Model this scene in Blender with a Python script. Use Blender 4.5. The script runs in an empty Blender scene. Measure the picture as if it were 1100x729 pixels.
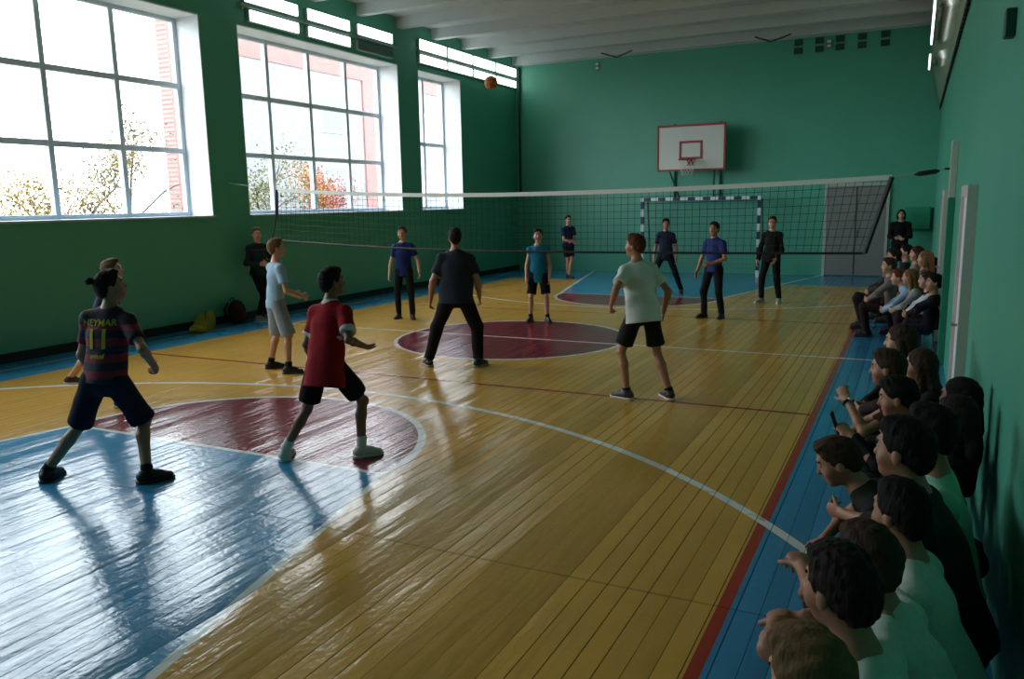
import bpy, bmesh, math, random
import numpy as np
from mathutils import Vector, Matrix
from mathutils.bvhtree import BVHTree

random.seed(7); np.random.seed(7)
S = bpy.context.scene
COL = S.collection
PI = math.pi

# ---------------------------------------------------------------- camera
def make_camera():
    cx, cy, cz, yaw, pitch, roll, f = 5.276, -10.810, 2.008, .46222, -.16730, -.01864, 865.9
    fw = Vector((-math.sin(yaw)*math.cos(pitch), math.cos(yaw)*math.cos(pitch), math.sin(pitch)))
    r0 = Vector((math.cos(yaw), math.sin(yaw), 0)); u0 = r0.cross(fw)
    r = r0*math.cos(roll) + u0*math.sin(roll); u = u0*math.cos(roll) - r0*math.sin(roll)
    cd = bpy.data.cameras.new('camera'); c = bpy.data.objects.new('camera', cd); COL.objects.link(c)
    c.matrix_world = Matrix(((r.x, u.x, -fw.x, cx), (r.y, u.y, -fw.y, cy), (r.z, u.z, -fw.z, cz), (0, 0, 0, 1)))
    cd.sensor_fit = 'HORIZONTAL'; cd.sensor_width = 36; cd.lens = f/1100*36; cd.clip_start = .05; cd.clip_end = 400
    S.camera = c
make_camera()

# ---------------------------------------------------------------- world, light, exposure
SKY = 9.0
EXPOSURE = 0.22
w = bpy.data.worlds.new('sky'); S.world = w; w.use_nodes = True
bg = w.node_tree.nodes['Background']
bg.inputs['Color'].default_value = (.93, .97, 1, 1); bg.inputs['Strength'].default_value = SKY
S.view_settings.view_transform = 'Standard'; S.view_settings.look = 'None'
S.view_settings.exposure = EXPOSURE; S.view_settings.gamma = 1; S.view_settings.use_curve_mapping = False
S.cycles.use_denoising = True
S.cycles.max_bounces = 10; S.cycles.diffuse_bounces = 6; S.cycles.transparent_max_bounces = 24
S.cycles.sample_clamp_indirect = 6
S.cycles.caustics_reflective = False; S.cycles.caustics_refractive = False

XL, XR, YB, YN = -5.65, 5.68, 11.66, -12.3      # hall: left, right, far and near walls
ZC = 6.02                                       # underside of the ceiling ribs
XF = -6.22                                      # plane of the window frames
WINS = [(-11.2, -6.25, 4, 3), (-5.4, -.40, 4, 3), (.45, 5.45, 4, 3), (6.30, 8.35, 2, 2)]
ZS, ZT = 1.86, 5.22                             # sill and window head
for i, (y0, y1, nc, nr) in enumerate(WINS):     # daylight portals in the window openings
    ld = bpy.data.lights.new('portal', 'AREA'); ld.shape = 'RECTANGLE'; ld.size = ZT-ZS; ld.size_y = y1-y0
    ld.cycles.is_portal = True
    lo = bpy.data.objects.new('daylight_portal', ld); COL.objects.link(lo)
    lo.location = (XF-.25, (y0+y1)/2, (ZS+ZT)/2); lo.rotation_euler = (0, -PI/2, 0)

# ---------------------------------------------------------------- materials
def lin(c):
    return tuple((v/255/12.92 if v/255 <= .04045 else ((v/255+.055)/1.055)**2.4) for v in c)
class NT:
    """small wrapper that turns python arithmetic into math nodes"""
    def __init__(s, m): s.t = m.node_tree; s.n = s.t.nodes; s.l = s.t.links
    def new(s, ty, **kw):
        n = s.n.new(ty)
        for k, v in kw.items(): setattr(n, k, v)
        return n
    def put(s, inp, v):
        if isinstance(v, X): s.l.new(v.o, inp)
        elif hasattr(v, 'is_output'): s.l.new(v, inp)
        else: inp.default_value = v
    def m(s, op, *a):
        n = s.new('ShaderNodeMath', operation=op)
        for i, v in enumerate(a): s.put(n.inputs[i], v)
        return X(s, n.outputs[0])
    def mix(s, f, a, b):
        n = s.new('ShaderNodeMix', data_type='RGBA')
        s.put(n.inputs[0], f); s.put(n.inputs[6], a); s.put(n.inputs[7], b)
        return n.outputs[2]
class X:
    def __init__(s, t, o): s.t = t; s.o = o
    def __add__(s, b): return s.t.m('ADD', s, b)
    def __radd__(s, b): return s.t.m('ADD', b, s)
    def __sub__(s, b): return s.t.m('SUBTRACT', s, b)
    def __rsub__(s, b): return s.t.m('SUBTRACT', b, s)
    def __mul__(s, b): return s.t.m('MULTIPLY', s, b)
    __rmul__ = __mul__
    def __truediv__(s, b): return s.t.m('DIVIDE', s, b)
    def __lt__(s, b): return s.t.m('LESS_THAN', s, b)
    def __gt__(s, b): return s.t.m('GREATER_THAN', s, b)
    def abs(s): return s.t.m('ABSOLUTE', s)
    def sqrt(s): return s.t.m('SQRT', s)
    def floor(s): return s.t.m('FLOOR', s)
    def fract(s): return s.t.m('FRACT', s)
    def max(s, b): return s.t.m('MAXIMUM', s, b)
    def min(s, b): return s.t.m('MINIMUM', s, b)
def c4(c): return tuple(lin(c)) + (1,)
def base(name):
    m = bpy.data.materials.new(name); m.use_nodes = True
    t = NT(m); return m, t, m.node_tree.nodes['Principled BSDF']
MATS = {}
def mat(name, rgb, rough=.6, metal=0, var=.12, scale=30, bump=0, stretch=None, spec=.5):
    """plain procedural material: base colour with a little noise variation and optional bump"""
    if name in MATS: return MATS[name]
    m, t, p = base(name)
    tc = t.new('ShaderNodeTexCoord'); nz = t.new('ShaderNodeTexNoise'); nz.inputs['Scale'].default_value = scale
    nz.inputs['Detail'].default_value = 4
    if stretch:
        mp = t.new('ShaderNodeMapping'); mp.inputs['Scale'].default_value = stretch
        t.l.new(tc.outputs['Object'], mp.inputs[0]); t.l.new(mp.outputs[0], nz.inputs['Vector'])
    else: t.l.new(tc.outputs['Object'], nz.inputs['Vector'])
    c = lin(rgb); d = tuple(v*(1-var) for v in c)+(1,); l = tuple(min(1, v*(1+var)) for v in c)+(1,)
    t.l.new(t.mix(nz.outputs[0], d, l), p.inputs['Base Color'])
    p.inputs['Roughness'].default_value = rough; p.inputs['Metallic'].default_value = metal
    p.inputs['Specular IOR Level'].default_value = spec
    if bump:
        b = t.new('ShaderNodeBump'); b.inputs['Strength'].default_value = bump; b.inputs['Distance'].default_value = .01
        t.l.new(nz.outputs[0], b.inputs['Height']); t.l.new(b.outputs[0], p.inputs['Normal'])
    MATS[name] = m; return m
def emit(name, rgb, st):
    m, t, p = base(name); p.inputs['Base Color'].default_value = c4(rgb)
    p.inputs['Emission Color'].default_value = c4(rgb); p.inputs['Emission Strength'].default_value = st
    return m
def cloth(name, rgb, rough=.85): return mat(name, rgb, rough, var=.18, scale=60, bump=.15, spec=.2)

WALLG = mat('green_wall_paint', (78, 164, 138), .42, var=.1, scale=1.3, bump=.06)
CEIL = mat('whitewash', (196, 199, 200), .9, var=.06, scale=3)
WHITE = mat('white_paint', (222, 224, 228), .5, var=.04)
FRAME = mat('window_frame_paint', (205, 218, 228), .45, var=.06)
BLACK = mat('black_rubber', (18, 18, 20), .6)
STEELG = mat('green_steel_paint', (24, 100, 78), .4)
GREY = mat('grey_paint', (128, 130, 126), .5, var=.08, scale=4)
WOOD = mat('bench_wood', (128, 84, 44), .5, var=.25, scale=8, stretch=(12, 1, 12))
LINEN = mat('net_tape', (214, 216, 208), .8)
REDP = mat('red_paint', (150, 36, 40), .45)
def glass():
    m, t, p = base('window_glass'); o = m.node_tree.nodes['Material Output']
    tr = t.new('ShaderNodeBsdfTransparent'); gl = t.new('ShaderNodeBsdfGlossy'); gl.inputs['Roughness'].default_value = .03
    tr.inputs[0].default_value = (.93, .96, .97, 1)
    mx = t.new('ShaderNodeMixShader'); mx.inputs[0].default_value = .05
    t.l.new(tr.outputs[0], mx.inputs[1]); t.l.new(gl.outputs[0], mx.inputs[2]); t.l.new(mx.outputs[0], o.inputs[0])
    return m
GLASS = glass()

def floor_material():
    m, t, p = base('painted_plank_floor')
    geo = t.new('ShaderNodeNewGeometry'); sp = t.new('ShaderNodeSeparateXYZ'); t.l.new(geo.outputs['Position'], sp.inputs[0])
    x, y = X(t, sp.outputs[0]), X(t, sp.outputs[1])
    def dist(cx, cy): return ((x-cx)*(x-cx) + (y-cy)*(y-cy)).sqrt()
    def band(v, c, w_): return (v-c).abs() < w_/2
    YEL, BLU, MAR, RED, WHT = c4((208, 158, 72)), c4((56, 140, 184)), c4((128, 34, 52)), c4((168, 60, 44)), c4((226, 228, 222))
    # wood wear noise
    nz = t.new('ShaderNodeTexNoise'); nz.inputs['Scale'].default_value = 1.6; nz.inputs['Detail'].default_value = 5
    t.l.new(geo.outputs['Position'], nz.inputs['Vector']); wob = X(t, nz.outputs[0])
    n2 = t.new('ShaderNodeTexNoise'); n2.inputs['Scale'].default_value = 9; n2.inputs['Detail'].default_value = 4
    t.l.new(geo.outputs['Position'], n2.inputs['Vector']); wear = X(t, n2.outputs[0])
    col = t.mix((x.abs() < 4.5)*(y.abs() < 9.0), BLU, YEL)
    # maroon circle and semicircles, blue keys
    dc = dist(-.12, 0); col = t.mix(dc < 1.74, col, MAR)
    dn = dist(-.02, -6.0); df = dist(.05, 5.85)
    col = t.mix((dn < 1.78)*(y > -6.0), col, MAR); col = t.mix((df < 1.78)*(y < 5.85), col, MAR)
    kn = x.abs() - (1.78 + (-6.0-y)*.235); kf = x.abs() - (1.78 + (y-5.85)*.235)
    col = t.mix((kn < 0)*(y < -6.0), col, BLU); col = t.mix((kf < 0)*(y > 5.85), col, BLU)
    # red volleyball lines
    inx = x.abs() < 4.5
    red = ((x-4.53).abs() < .032)*(y.abs() < 9.05)
    red = red.max(band(y, -3.0, .06)*inx).max(band(y, 3.0, .05)*inx)
    col = t.mix(red, col, RED)
    # white basketball lines
    wh = band(dc, 1.74, .06)
    wh = wh.max(band(dn, 1.80, .07)*(y > -6.0)).max(band(df, 1.80, .07)*(y < 5.85))
    wh = wh.max(band(y, -6.0, .05)*(x.abs() < 1.8)).max(band(y, 5.85, .06)*(x.abs() < 1.8))
    wh = wh.max(band(kn, .0, .06)*(y < -6.0)).max(band(kf, .0, .07)*(y > 5.85))
    wh = wh.max(band(dist(-.05, -10.06), 6.25, .07)*(y > -10)).max(band(dist(0, 10.05), 6.25, .07)*(y < 10))
    wh = wh.max(band(y, 0.0, .055)*(x < 5.3)*(x > -5.3)).max(band(x, -5.16, .03)*.55)
    wh = wh*(1-(wear > .62)*.5)
    col = t.mix(wh, col, WHT)
    # planks along y
    PW = .112
    px = x/PW; idx = px.floor(); fx = px.fract()
    row = ((y-8.0)/30.0); ry = row.fract(); rid = row.floor()
    wn = t.new('ShaderNodeTexWhiteNoise', noise_dimensions='2D')
    cb = t.new('ShaderNodeCombineXYZ'); t.put(cb.inputs[0], idx); t.put(cb.inputs[1], rid); t.l.new(cb.outputs[0], wn.inputs['Vector'])
    rnd = X(t, wn.outputs[0])
    edge = (fx-.5).abs()                                      # .5 at a joint
    gap = (edge > .474)*(rnd > .45) + (edge > .489)*.45
    seam = (ry-.5).abs() < .0003
    gr = gap.max(seam*.45).min(1.0)
    tone = .86 + rnd*.2 + (wob-.5)*.35
    hs = t.new('ShaderNodeHueSaturation'); t.l.new(col, hs.inputs['Color']); t.put(hs.inputs['Value'], tone)
    col = t.mix(gr*.8, hs.outputs[0], (.012, .01, .008, 1))
    t.l.new(col, p.inputs['Base Color'])
    # gloss: varnished enamel, each board cupped and tilted a little
    st = t.new('ShaderNodeTexNoise'); st.inputs['Scale'].default_value = 1; st.inputs['Detail'].default_value = 3
    cv = t.new('ShaderNodeCombineXYZ'); t.put(cv.inputs[0], x*16.0); t.put(cv.inputs[1], y*1.9+rnd*30.0); t.l.new(cv.outputs[0], st.inputs['Vector'])
    strk = X(t, st.outputs[0])
    s2 = t.new('ShaderNodeTexNoise'); s2.inputs['Scale'].default_value = 22; s2.inputs['Detail'].default_value = 2
    t.l.new(geo.outputs['Position'], s2.inputs['Vector'])
    hgt = (0.25-(fx-.5)*(fx-.5))*.0035 + (rnd-.5)*(fx-.5)*.014 + strk*.0072 + X(t, s2.outputs[0])*.0034 - gr*.003
    bp = t.new('ShaderNodeBump'); bp.inputs['Strength'].default_value = 1.0; bp.inputs['Distance'].default_value = .55
    t.put(bp.inputs['Height'], hgt); t.l.new(bp.outputs[0], p.inputs['Normal'])
    t.put(p.inputs['Roughness'], .09 + wear*.16)
    t.put(p.inputs['Specular IOR Level'], .36-gr*.36)
    t.put(p.inputs['Coat Weight'], .03-gr*.03); p.inputs['Coat Roughness'].default_value = .12
    t.l.new(bp.outputs[0], p.inputs['Coat Normal'])
    return m

# ---------------------------------------------------------------- mesh helpers
class MB:
    def __init__(s): s.bm = bmesh.new()
    def box(s, lo, hi, bev=0):
        r = bmesh.ops.create_cube(s.bm, size=1); v = r['verts']
        for q in v:
            q.co = Vector([(lo[i]+hi[i])/2 + q.co[i]*(hi[i]-lo[i]) for i in range(3)])
        if bev:
            es = list({e for q in v for e in q.link_edges}); bmesh.ops.bevel(s.bm, geom=es, offset=bev, segments=2, affect='EDGES', profile=.5)
        return s
    def tube(s, pts, r, n=8, cap=True):
        pts = [Vector(q) for q in pts]; rings = []; up = None
        for i, q in enumerate(pts):
            d = (pts[min(i+1, len(pts)-1)] - pts[max(i-1, 0)]).normalized()
            if up is None: up = Vector((0, 0, 1)) if abs(d.z) < .9 else Vector((1, 0, 0))
            a = d.cross(up).normalized(); b = a.cross(d).normalized(); up = b
            rr = r[i] if isinstance(r, (list, tuple)) else r
            rings.append([s.bm.verts.new(q + (a*math.cos(2*PI*k/n) + b*math.sin(2*PI*k/n))*rr) for k in range(n)])
        for A, B in zip(rings, rings[1:]):
            for k in range(n): s.bm.faces.new((A[k], A[(k+1) % n], B[(k+1) % n], B[k]))
        if cap: s.bm.faces.new(rings[0][::-1]); s.bm.faces.new(rings[-1])
        return s
    def quad(s, a, b, c, d):
        s.bm.faces.new([s.bm.verts.new(q) for q in (a, b, c, d)]); return s
    def sphere(s, c, r, u=20, v=12):
        k = bmesh.ops.create_uvsphere(s.bm, u_segments=u, v_segments=v, radius=1)
        for q in k['verts']: q.co = Vector(c) + Vector([q.co[i]*(r[i] if isinstance(r, (tuple, list)) else r) for i in range(3)])
        return s
    def build(s, name, m, parent=None, smooth=False):
        me = bpy.data.meshes.new(name); bmesh.ops.recalc_face_normals(s.bm, faces=s.bm.faces); s.bm.to_mesh(me); s.bm.free()
        for q in (m if isinstance(m, (list, tuple)) else [m]): me.materials.append(q)
        if smooth: me.polygons.foreach_set('use_smooth', [True]*len(me.polygons))
        o = bpy.data.objects.new(name, me); COL.objects.link(o)
        if parent: o.parent = parent
        return o
def tag(o, label, cat, group=None):
    o['label'] = label; o['category'] = cat
    if group: o['group'] = group
    return o
def struct(o): o['kind'] = 'structure'; return o
def empty(name, loc=(0, 0, 0), rz=0, label=None, cat=None, group=None):
    o = bpy.data.objects.new(name, None); COL.objects.link(o); o.location = loc; o.rotation_euler = (0, 0, rz)
    o.empty_display_size = .2
    if label: tag(o, label, cat, group)
    return o

# ---------------------------------------------------------------- the hall
struct(MB().box((XL-.7, YN-.3, -.2), (XR+.3, YB+.3, 0)).build('floor', floor_material()))
b = MB()                                                         # ribbed concrete ceiling slabs
b.box((XL-.7, YN-.3, 6.26), (XR+.3, YB+.3, 6.4))
y = YB-.10
while y > YN:
    b.box((XL-.7, y-.09, ZC), (XR+.3, y+.09, 6.3)); y -= 1.5
b.box((XL-.7, YB-.02, ZC-.02), (XR+.3, YB+.3, 6.3))
struct(b.build('ceiling', CEIL))
b = MB()
b.box((XL-.7, YN-.3, 0), (XL, YB+.3, ZS)).box((XL-.7, YN-.3, ZT), (XL, YB+.3, 6.28))
edges = [YN-.3] + [v for (a, c, _, _) in WINS for v in (a, c)] + [YB+.3]
for a, c in zip(edges[0::2], edges[1::2]): b.box((XL-.7, a, ZS), (XL, c, ZT))
struct(b.build('wall_left', WALLG))
# right wall with its two doorways filled by doors
struct(MB().box((XR, YN-.3, 0), (XR+.3, YB+.3, 6.28)).build('wall_right', WALLG))
struct(MB().box((XL-.7, YB, 0), (XR+.3, YB+.3, 6.28)).build('wall_back', WALLG))
struct(MB().box((XL-.7, YN-.3, 0), (XR+.3, YN, 6.28)).build('wall_front', WALLG))
struct(MB().box((XL, YN, 0), (XL+.035, YB, .13)).build('baseboard_left', mat('dark_skirting', (22, 26, 30), .6)))
for i, (y0, y1, nc, nr) in enumerate(WINS):
    root = struct(empty('window_%d' % (i+1), (XF, (y0+y1)/2, ZS)))
    L = lambda v: (v[0]-XF, v[1]-(y0+y1)/2, v[2]-ZS)
    fr = MB(); fw_ = .045
    ys = [y0+.05+(y1-y0-.1)*k/nc for k in range(nc+1)]; zs = [ZS+.06+(ZT-ZS-.1)*k/nr for k in range(nr+1)]
    for v in ys: fr.box(L((XF-.05, v-fw_, ZS+.03)), L((XF+.05, v+fw_, ZT)), .008)
    for v in zs: fr.box(L((XF-.045, y0+.02, v-fw_)), L((XF+.045, y1-.02, v+fw_)), .008)
    fr.build('window_frame', FRAME, root)
    pn = MB(); pn.box(L((XF-.008, y0+.03, ZS+.04)), L((XF-.004, y1-.03, ZT-.02))); pn.build('window_pane', GLASS, root)
    rv = MB()
    rv.box(L((XL-.69, y0, ZS)), L((XL-.002, y0+.02, ZT))).box(L((XL-.69, y1-.02, ZS)), L((XL-.002, y1, ZT)))
    rv.box(L((XL-.69, y0, ZT-.02)), L((XL-.002, y1, ZT))); rv.build('window_reveal', WHITE, root)
    MB().box(L((XL-.69, y0-.0, ZS-.0)), L((XL+.06, y1+.0, ZS+.035)), .008).build('window_sill', mat('sill_paint', (170, 186, 200), .4), root)

# doors
d1 = struct(empty('door_1', (3.92, YB, 0)))
for s in (-1, 1):
    lf = MB().box((min(0, s*.69)+.006, -.05, .02), (max(0, s*.69)-.006, -.005, 2.28), .006).build('door_leaf', GREY, d1)
fr = MB().box((-.76, -.06, 0), (-.69, 0, 2.28)).box((.69, -.06, 0), (.76, 0, 2.28)).box((-.76, -.06, 2.28), (.76, 0, 2.36))
fr.build('door_frame', mat('pale_grey_paint', (176, 178, 172), .5), d1)
MB().tube([(.06, -.05, 1.0), (.06, -.11, 1.0), (.06, -.11, 1.16), (.06, -.05, 1.16)], .011).build('door_handle', BLACK, d1)
MB().box((-.012, -.06, .05), (.012, -.045, 2.26)).build('door_strip', mat('dark_joint', (60, 62, 60)), d1)
for k, (y0, y1, zt) in enumerate([(-3.95, -2.95, 2.08), (1.75, 2.75, 2.08)]):
    d = struct(empty('door_%d' % (k+2), (XR, (y0+y1)/2, 0))); h = (y1-y0)/2
    MB().box((-.045, -h+.08, .01), (-.005, h-.08, zt-.09), .005).build('door_leaf', WHITE, d)
    MB().box((-.07, -h, 0), (0, -h+.09, zt-.09)).box((-.07, h-.09, 0), (0, h, zt-.09)).box((-.07, -h, zt-.09), (0, h, zt)).build('door_frame', mat('door_frame_paint', (196, 190, 184), .5), d)
    MB().tube([(-.045, -h+.16, 1.02), (-.1, -h+.16, 1.02), (-.1, -h+.28, 1.02)], .01).build('door_handle', GREY, d)

# curved glossy screen along the top of the right wall
def screen():
    m, t, p = base('screen_sheet'); p.inputs['Base Color'].default_value = c4((186, 178, 158)); p.inputs['Roughness'].default_value = .1
    root = empty('wall_screen', (XR, 3.0, 4.05), 0, 'long glossy beige sheet curving from ceiling to right wall', 'screen')
    bm = MB(); N = 10; prof = []
    for k in range(N+1):
        a = k/N; prof.append((-.02-.30*math.sin(a*PI/2)**.8, a*1.94))
    yy = [-8.0+k*(YB-3.02+8.0)/12 for k in range(13)]
    for (xa, za), (xb, zb) in zip(prof, prof[1:]):
        for ya, yb in zip(yy, yy[1:]): bm.quad((xa, ya, za), (xa, yb, za), (xb, yb, zb), (xb, ya, zb))
    bmesh.ops.remove_doubles(bm.bm, verts=bm.bm.verts, dist=1e-4)
    o = bm.build('sheet', m, root, True)
    md = o.modifiers.new('thick', 'SOLIDIFY'); md.thickness = .004
    c = MB().tube([(-.03, -8, 0), (-.03, YB-3.02, 0)], .012)
    for k in range(60): c.box((-.045, -7.9+k*.27, -.02), (-.005, -7.86+k*.27, .02))
    c.build('edge_cord', BLACK, root)
screen()

# ---------------------------------------------------------------- lamps over the windows
LAMP = emit('lamp_diffuser', (240, 255, 250), 2.6)
LHOUSE = mat('lamp_housing', (150, 170, 165), .5)
def lamp(y0, y1, z0, z1, label, lit=True):
    r = empty('strip_lamp', (XL, (y0+y1)/2, (z0+z1)/2), 0, label, 'lamp', 'strip lamps above the windows')
    h, zz = (y1-y0)/2, (z1-z0)/2
    MB().box((0, -h, -zz), (.07, h, zz), .01).build('housing', LHOUSE, r)
    MB().box((.062, -h+.02, -zz+.015), (.10, h-.02, zz-.015), .015).build('diffuser', LAMP if lit else mat('dead_diffuser', (70, 110, 100), .4), r)
nth = ['nearest the photographer', 'second from the photographer', 'third from the photographer', 'at the far wall end']
A = [(.60, 2.02), (2.28, 3.62), (3.88, 5.18)]
for k, (a, c) in enumerate(A):
    lamp(a, c, 5.60, 5.84, 'bright strip lamp in upper row above middle window, ' + ['nearest', 'central', 'farthest'][k] + ' of three')
    lamp(a+(.1 if k == 0 else 0), c, 5.29, 5.51, ['bright strip lamp in lower row above middle window, nearer one', 'bright strip lamp in lower row above middle window, farther lit one', 'unlit dull strip lamp in lower row above middle window'][k], k < 2)
for k in range(4):
    a = 6.30+k*1.33
    lamp(a, a+1.26, 5.66, 5.93, 'bright strip lamp in upper row at the far narrow window, ' + nth[k])
    lamp(a, a+1.26, 5.36, 5.58, 'bright strip lamp in lower row at the far narrow window, ' + nth[k])
for (a, c, z, lb) in [(3.4, 6.6, 4.82, 'long bright strip lamp in front of the beige sheet, upper right'), (8.0, 9.2, 4.72, 'short bright strip lamp by the far end of the beige sheet')]:
    r = empty('strip_lamp', (5.37, (a+c)/2, z), 0, lb, 'lamp', 'strip lamps on the right side'); h = (c-a)/2
    MB().box((0, -h, -.10), (.05, h, .10), .008).build('housing', LHOUSE, r); MB().box((.05, -h+.1, -.02), (.10, -h+.14, .02)).build('mounting_bracket', LHOUSE, r); MB().box((.05, h-.14, -.02), (.10, h-.1, .02)).build('mounting_bracket', LHOUSE, r); MB().box((-.03, -h+.02, -.08), (.002, h-.02, .08), .012).build('diffuser', LAMP, r)
for (a, c, z, lb) in [(.5, 5.35, 5.55, 'thin metal rail between the lamp rows above middle window'), (6.25, 11.6, 5.62, 'thin metal rail between the lamp rows toward the far corner')]:
    r = empty('lamp_rail', (XL, (a+c)/2, z), 0, lb, 'rail')
    MB().box((.0, -(c-a)/2, -.02), (.09, (c-a)/2, .02), .006).build('rail_bar', mat('rail_metal', (150, 175, 165), .35, .3), r)
    for k in range(5): yy = -(c-a)/2+.1+k*(c-a-.2)/4; MB().box((0, yy-.02, -.05), (.05, yy+.02, .05)).build('rail_bracket', LHOUSE, r)
tag(MB().box((XR-.05, -5.82, 2.80), (XR, -5.72, 2.94), .008).build('junction_box', mat('box_green', (16, 66, 52), .5)), 'small dark green box high on right wall near the photographer', 'junction box')
tag(MB().tube([(-5.50, YB-.07, 2.2), (-5.50, YB-.07, 5.95)], .035, 12).build('wall_pipe', mat('dark_green_pipe', (10, 52, 42), .4)), 'dark green vertical pipe in the far left corner', 'pipe')

# back wall: vents, sensors, cabinet
for k, xx in enumerate([2.37, 2.87, 3.35, 3.86, 4.38]):
    r = empty('wall_vent', (xx, YB, 5.80), 0, 'small dark vent under the ceiling of back wall, ' + ['leftmost of five', 'second from left', 'middle of five', 'second from right', 'rightmost of five'][k], 'vent', 'vents under the ceiling')
    for zz in (.09, -.11):
        g = MB().box((-.10, -.02, zz-.075), (.10, 0, zz+.075))
        for q in range(4): g.box((-.09, -.03, zz-.06+q*.034), (.09, -.018, zz-.045+q*.034))
        g.build('grille', mat('vent_dark', (18, 66, 54), .6), r)
for xx, lb in [(3.10, 'tiny white twin sensor between the wall vents'), (-3.04, 'tiny white twin sensor high on the left of back wall')]:
    r = empty('wall_sensor', (xx, YB, 5.80), 0, lb, 'sensor')
    MB().box((-.06, -.05, -.12), (.06, 0, .10), .01).build('housing', mat('sensor_grey', (120, 130, 126)), r)
    for zz in (.045, -.065): MB().box((-.045, -.065, zz-.03), (.045, -.05, zz+.03), .008).build('sensor_eye', WHITE, r)
r = empty('wall_cabinet', (5.31, YB, 1.46), 0, 'green metal cabinet on back wall in right corner', 'cabinet')
MB().box((-.30, -.22, -.27), (.30, 0, .27), .01).build('body', mat('cabinet_green', (44, 142, 110), .45), r)
MB().box((-.285, -.235, -.255), (.285, -.22, .255), .006).build('door', mat('cabinet_green', (44, 142, 110)), r)
MB().box((-.27, -.25, -.03), (-.25, -.235, .03)).build('latch', BLACK, r)
for xx, lb in [(-2.35, 'bent black rod bracket hanging at ceiling, left one'), (1.75, 'bent black rod bracket hanging at ceiling, right one')]:
    r = empty('ceiling_bracket', (xx, 11.2, ZC), 0, lb, 'bracket')
    MB().tube([(-.35, -.2, 0), (0, .1, -.10)], .018).build('rod', BLACK, r); MB().tube([(0, .1, -.10), (.5, -.1, 0)], .018).build('rod', BLACK, r)

# ---------------------------------------------------------------- basketball hoop
def hoop():
    r = empty('basketball_hoop', (-.15, YB, 2.77), 0, 'white rectangular backboard with red border and hoop on far wall', 'basketball hoop')
    yb = -.76
    bd = MB().box((-.9, yb, 0), (.9, yb+.03, 1.2), .004).build('backboard', mat('board_white', (206, 208, 200), .35, var=.04), r)
    fr = MB()
    for lo, hi in [((-.91, -.0), (.91, .05)), ((-.91, 1.15), (.91, 1.21)), ((-.91, .05), (-.86, 1.15)), ((.86, .05), (.91, 1.15))]:
        fr.box((lo[0], yb-.012, lo[1]), (hi[0], yb+.035, hi[1]))
    fr.build('board_border', REDP, r)
    fr = MB()
    for lo, hi in [((-.31, .30), (.31, .36)), ((-.31, .72), (.31, .78)), ((-.31, .36), (-.25, .72)), ((.25, .36), (.31, .72))]:
        fr.box((lo[0], yb-.012, lo[1]), (hi[0], yb, hi[1]))
    fr.build('target_square', REDP, r)
    rim = MB(); rim.tube([(.225*math.cos(a*2*PI/28), yb-.38+.225*math.sin(a*2*PI/28), .28) for a in range(29)], .011)
    rim.box((-.09, yb-.16, .27), (.09, yb-.005, .29)).box((-.09, yb-.03, .14), (.09, yb-.005, .31)); rim.build('rim', REDP, r)
    n = MB()
    for k in range(12):
        for sgn in (-1, 1):
            pts = []
            for q in range(6):
                a = 2*PI*(k+sgn*q*.5)/12; rr = .22-.09*q/5; pts.append((rr*math.cos(a), yb-.38+rr*math.sin(a), .27-.40*q/5))
            n.tube(pts, .0045, 4)
    n.build('hoop_net', LINEN, r)
    for sx in (-.62, .62):
        MB().tube([(sx, yb+.03, 1.0), (sx, -.05, 1.0)], .03).tube([(sx, yb+.03, .2), (sx, -.05, .2)], .03).tube([(sx, -.05, -.75), (sx, -.05, 1.3)], .035).build('support_post', STEELG, r)
        MB().tube([(sx, yb+.05, .1), (sx*.75, -.05, -.7)], .022).build('brace', STEELG, r)
hoop()

# ---------------------------------------------------------------- handball goal
def stripes():
    m, t, p = base('goal_stripes'); tc = t.new('ShaderNodeTexCoord'); sp = t.new('ShaderNodeSeparateXYZ'); t.l.new(tc.outputs['Object'], sp.inputs[0])
    x, z = X(t, sp.outputs[0]), X(t, sp.outputs[2])
    f = (((x+.1+1.6)/.4).fract() < .5)*(z > 1.985) + (((z+.02)/.4).fract() < .5)*(z < 1.985)
    t.l.new(t.mix(f, c4((18, 46, 84)), c4((214, 220, 222))), p.inputs['Base Color']); p.inputs['Roughness'].default_value = .4
    return m
def goal():
    r = empty('handball_goal', (.15, 10.69, 0), 0, 'blue and white striped handball goal against back wall', 'goal')
    sm = stripes()
    for s in (-1, 1): MB().box((s*1.54-.04, -.04, 0), (s*1.54+.04, .04, 2.0)).build('post', sm, r)
    MB().box((-1.58, -.04, 2.0), (1.58, .04, 2.08)).build('crossbar', sm, r)
    for s in (-1, 1):
        MB().tube([(s*1.54, .04, 2.04), (s*1.54, .45, 2.0), (s*1.54, .85, .03), (s*1.54, .04, .03)], .02).build('side_stay', mat('stay_grey', (60, 74, 84)), r)
    n = MB(); th = .0035
    for k in range(31):
        xx = -1.52+k*3.04/30; n.tube([(xx, .04, 2.0), (xx, .42, 1.92), (xx, .82, .03)], th, 3, False)
    for k in range(20):
        a = k/19
        pt = (.04+.38*a/.2, 2.0-.08*a/.2) if a < .2 else (.42+.40*(a-.2)/.8, 1.92-1.89*(a-.2)/.8)
        n.tube([(-1.52, pt[0], pt[1]), (1.52, pt[0], pt[1])], th, 3, False)
        for s in (-1, 1):
            n.tube([(s*1.52, .04, max(.05, pt[1])), (s*1.52, pt[0], pt[1])], th, 3, False)
    n.build('goal_net', mat('goal_cord', (96, 130, 122), .8), r)
goal()

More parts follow.
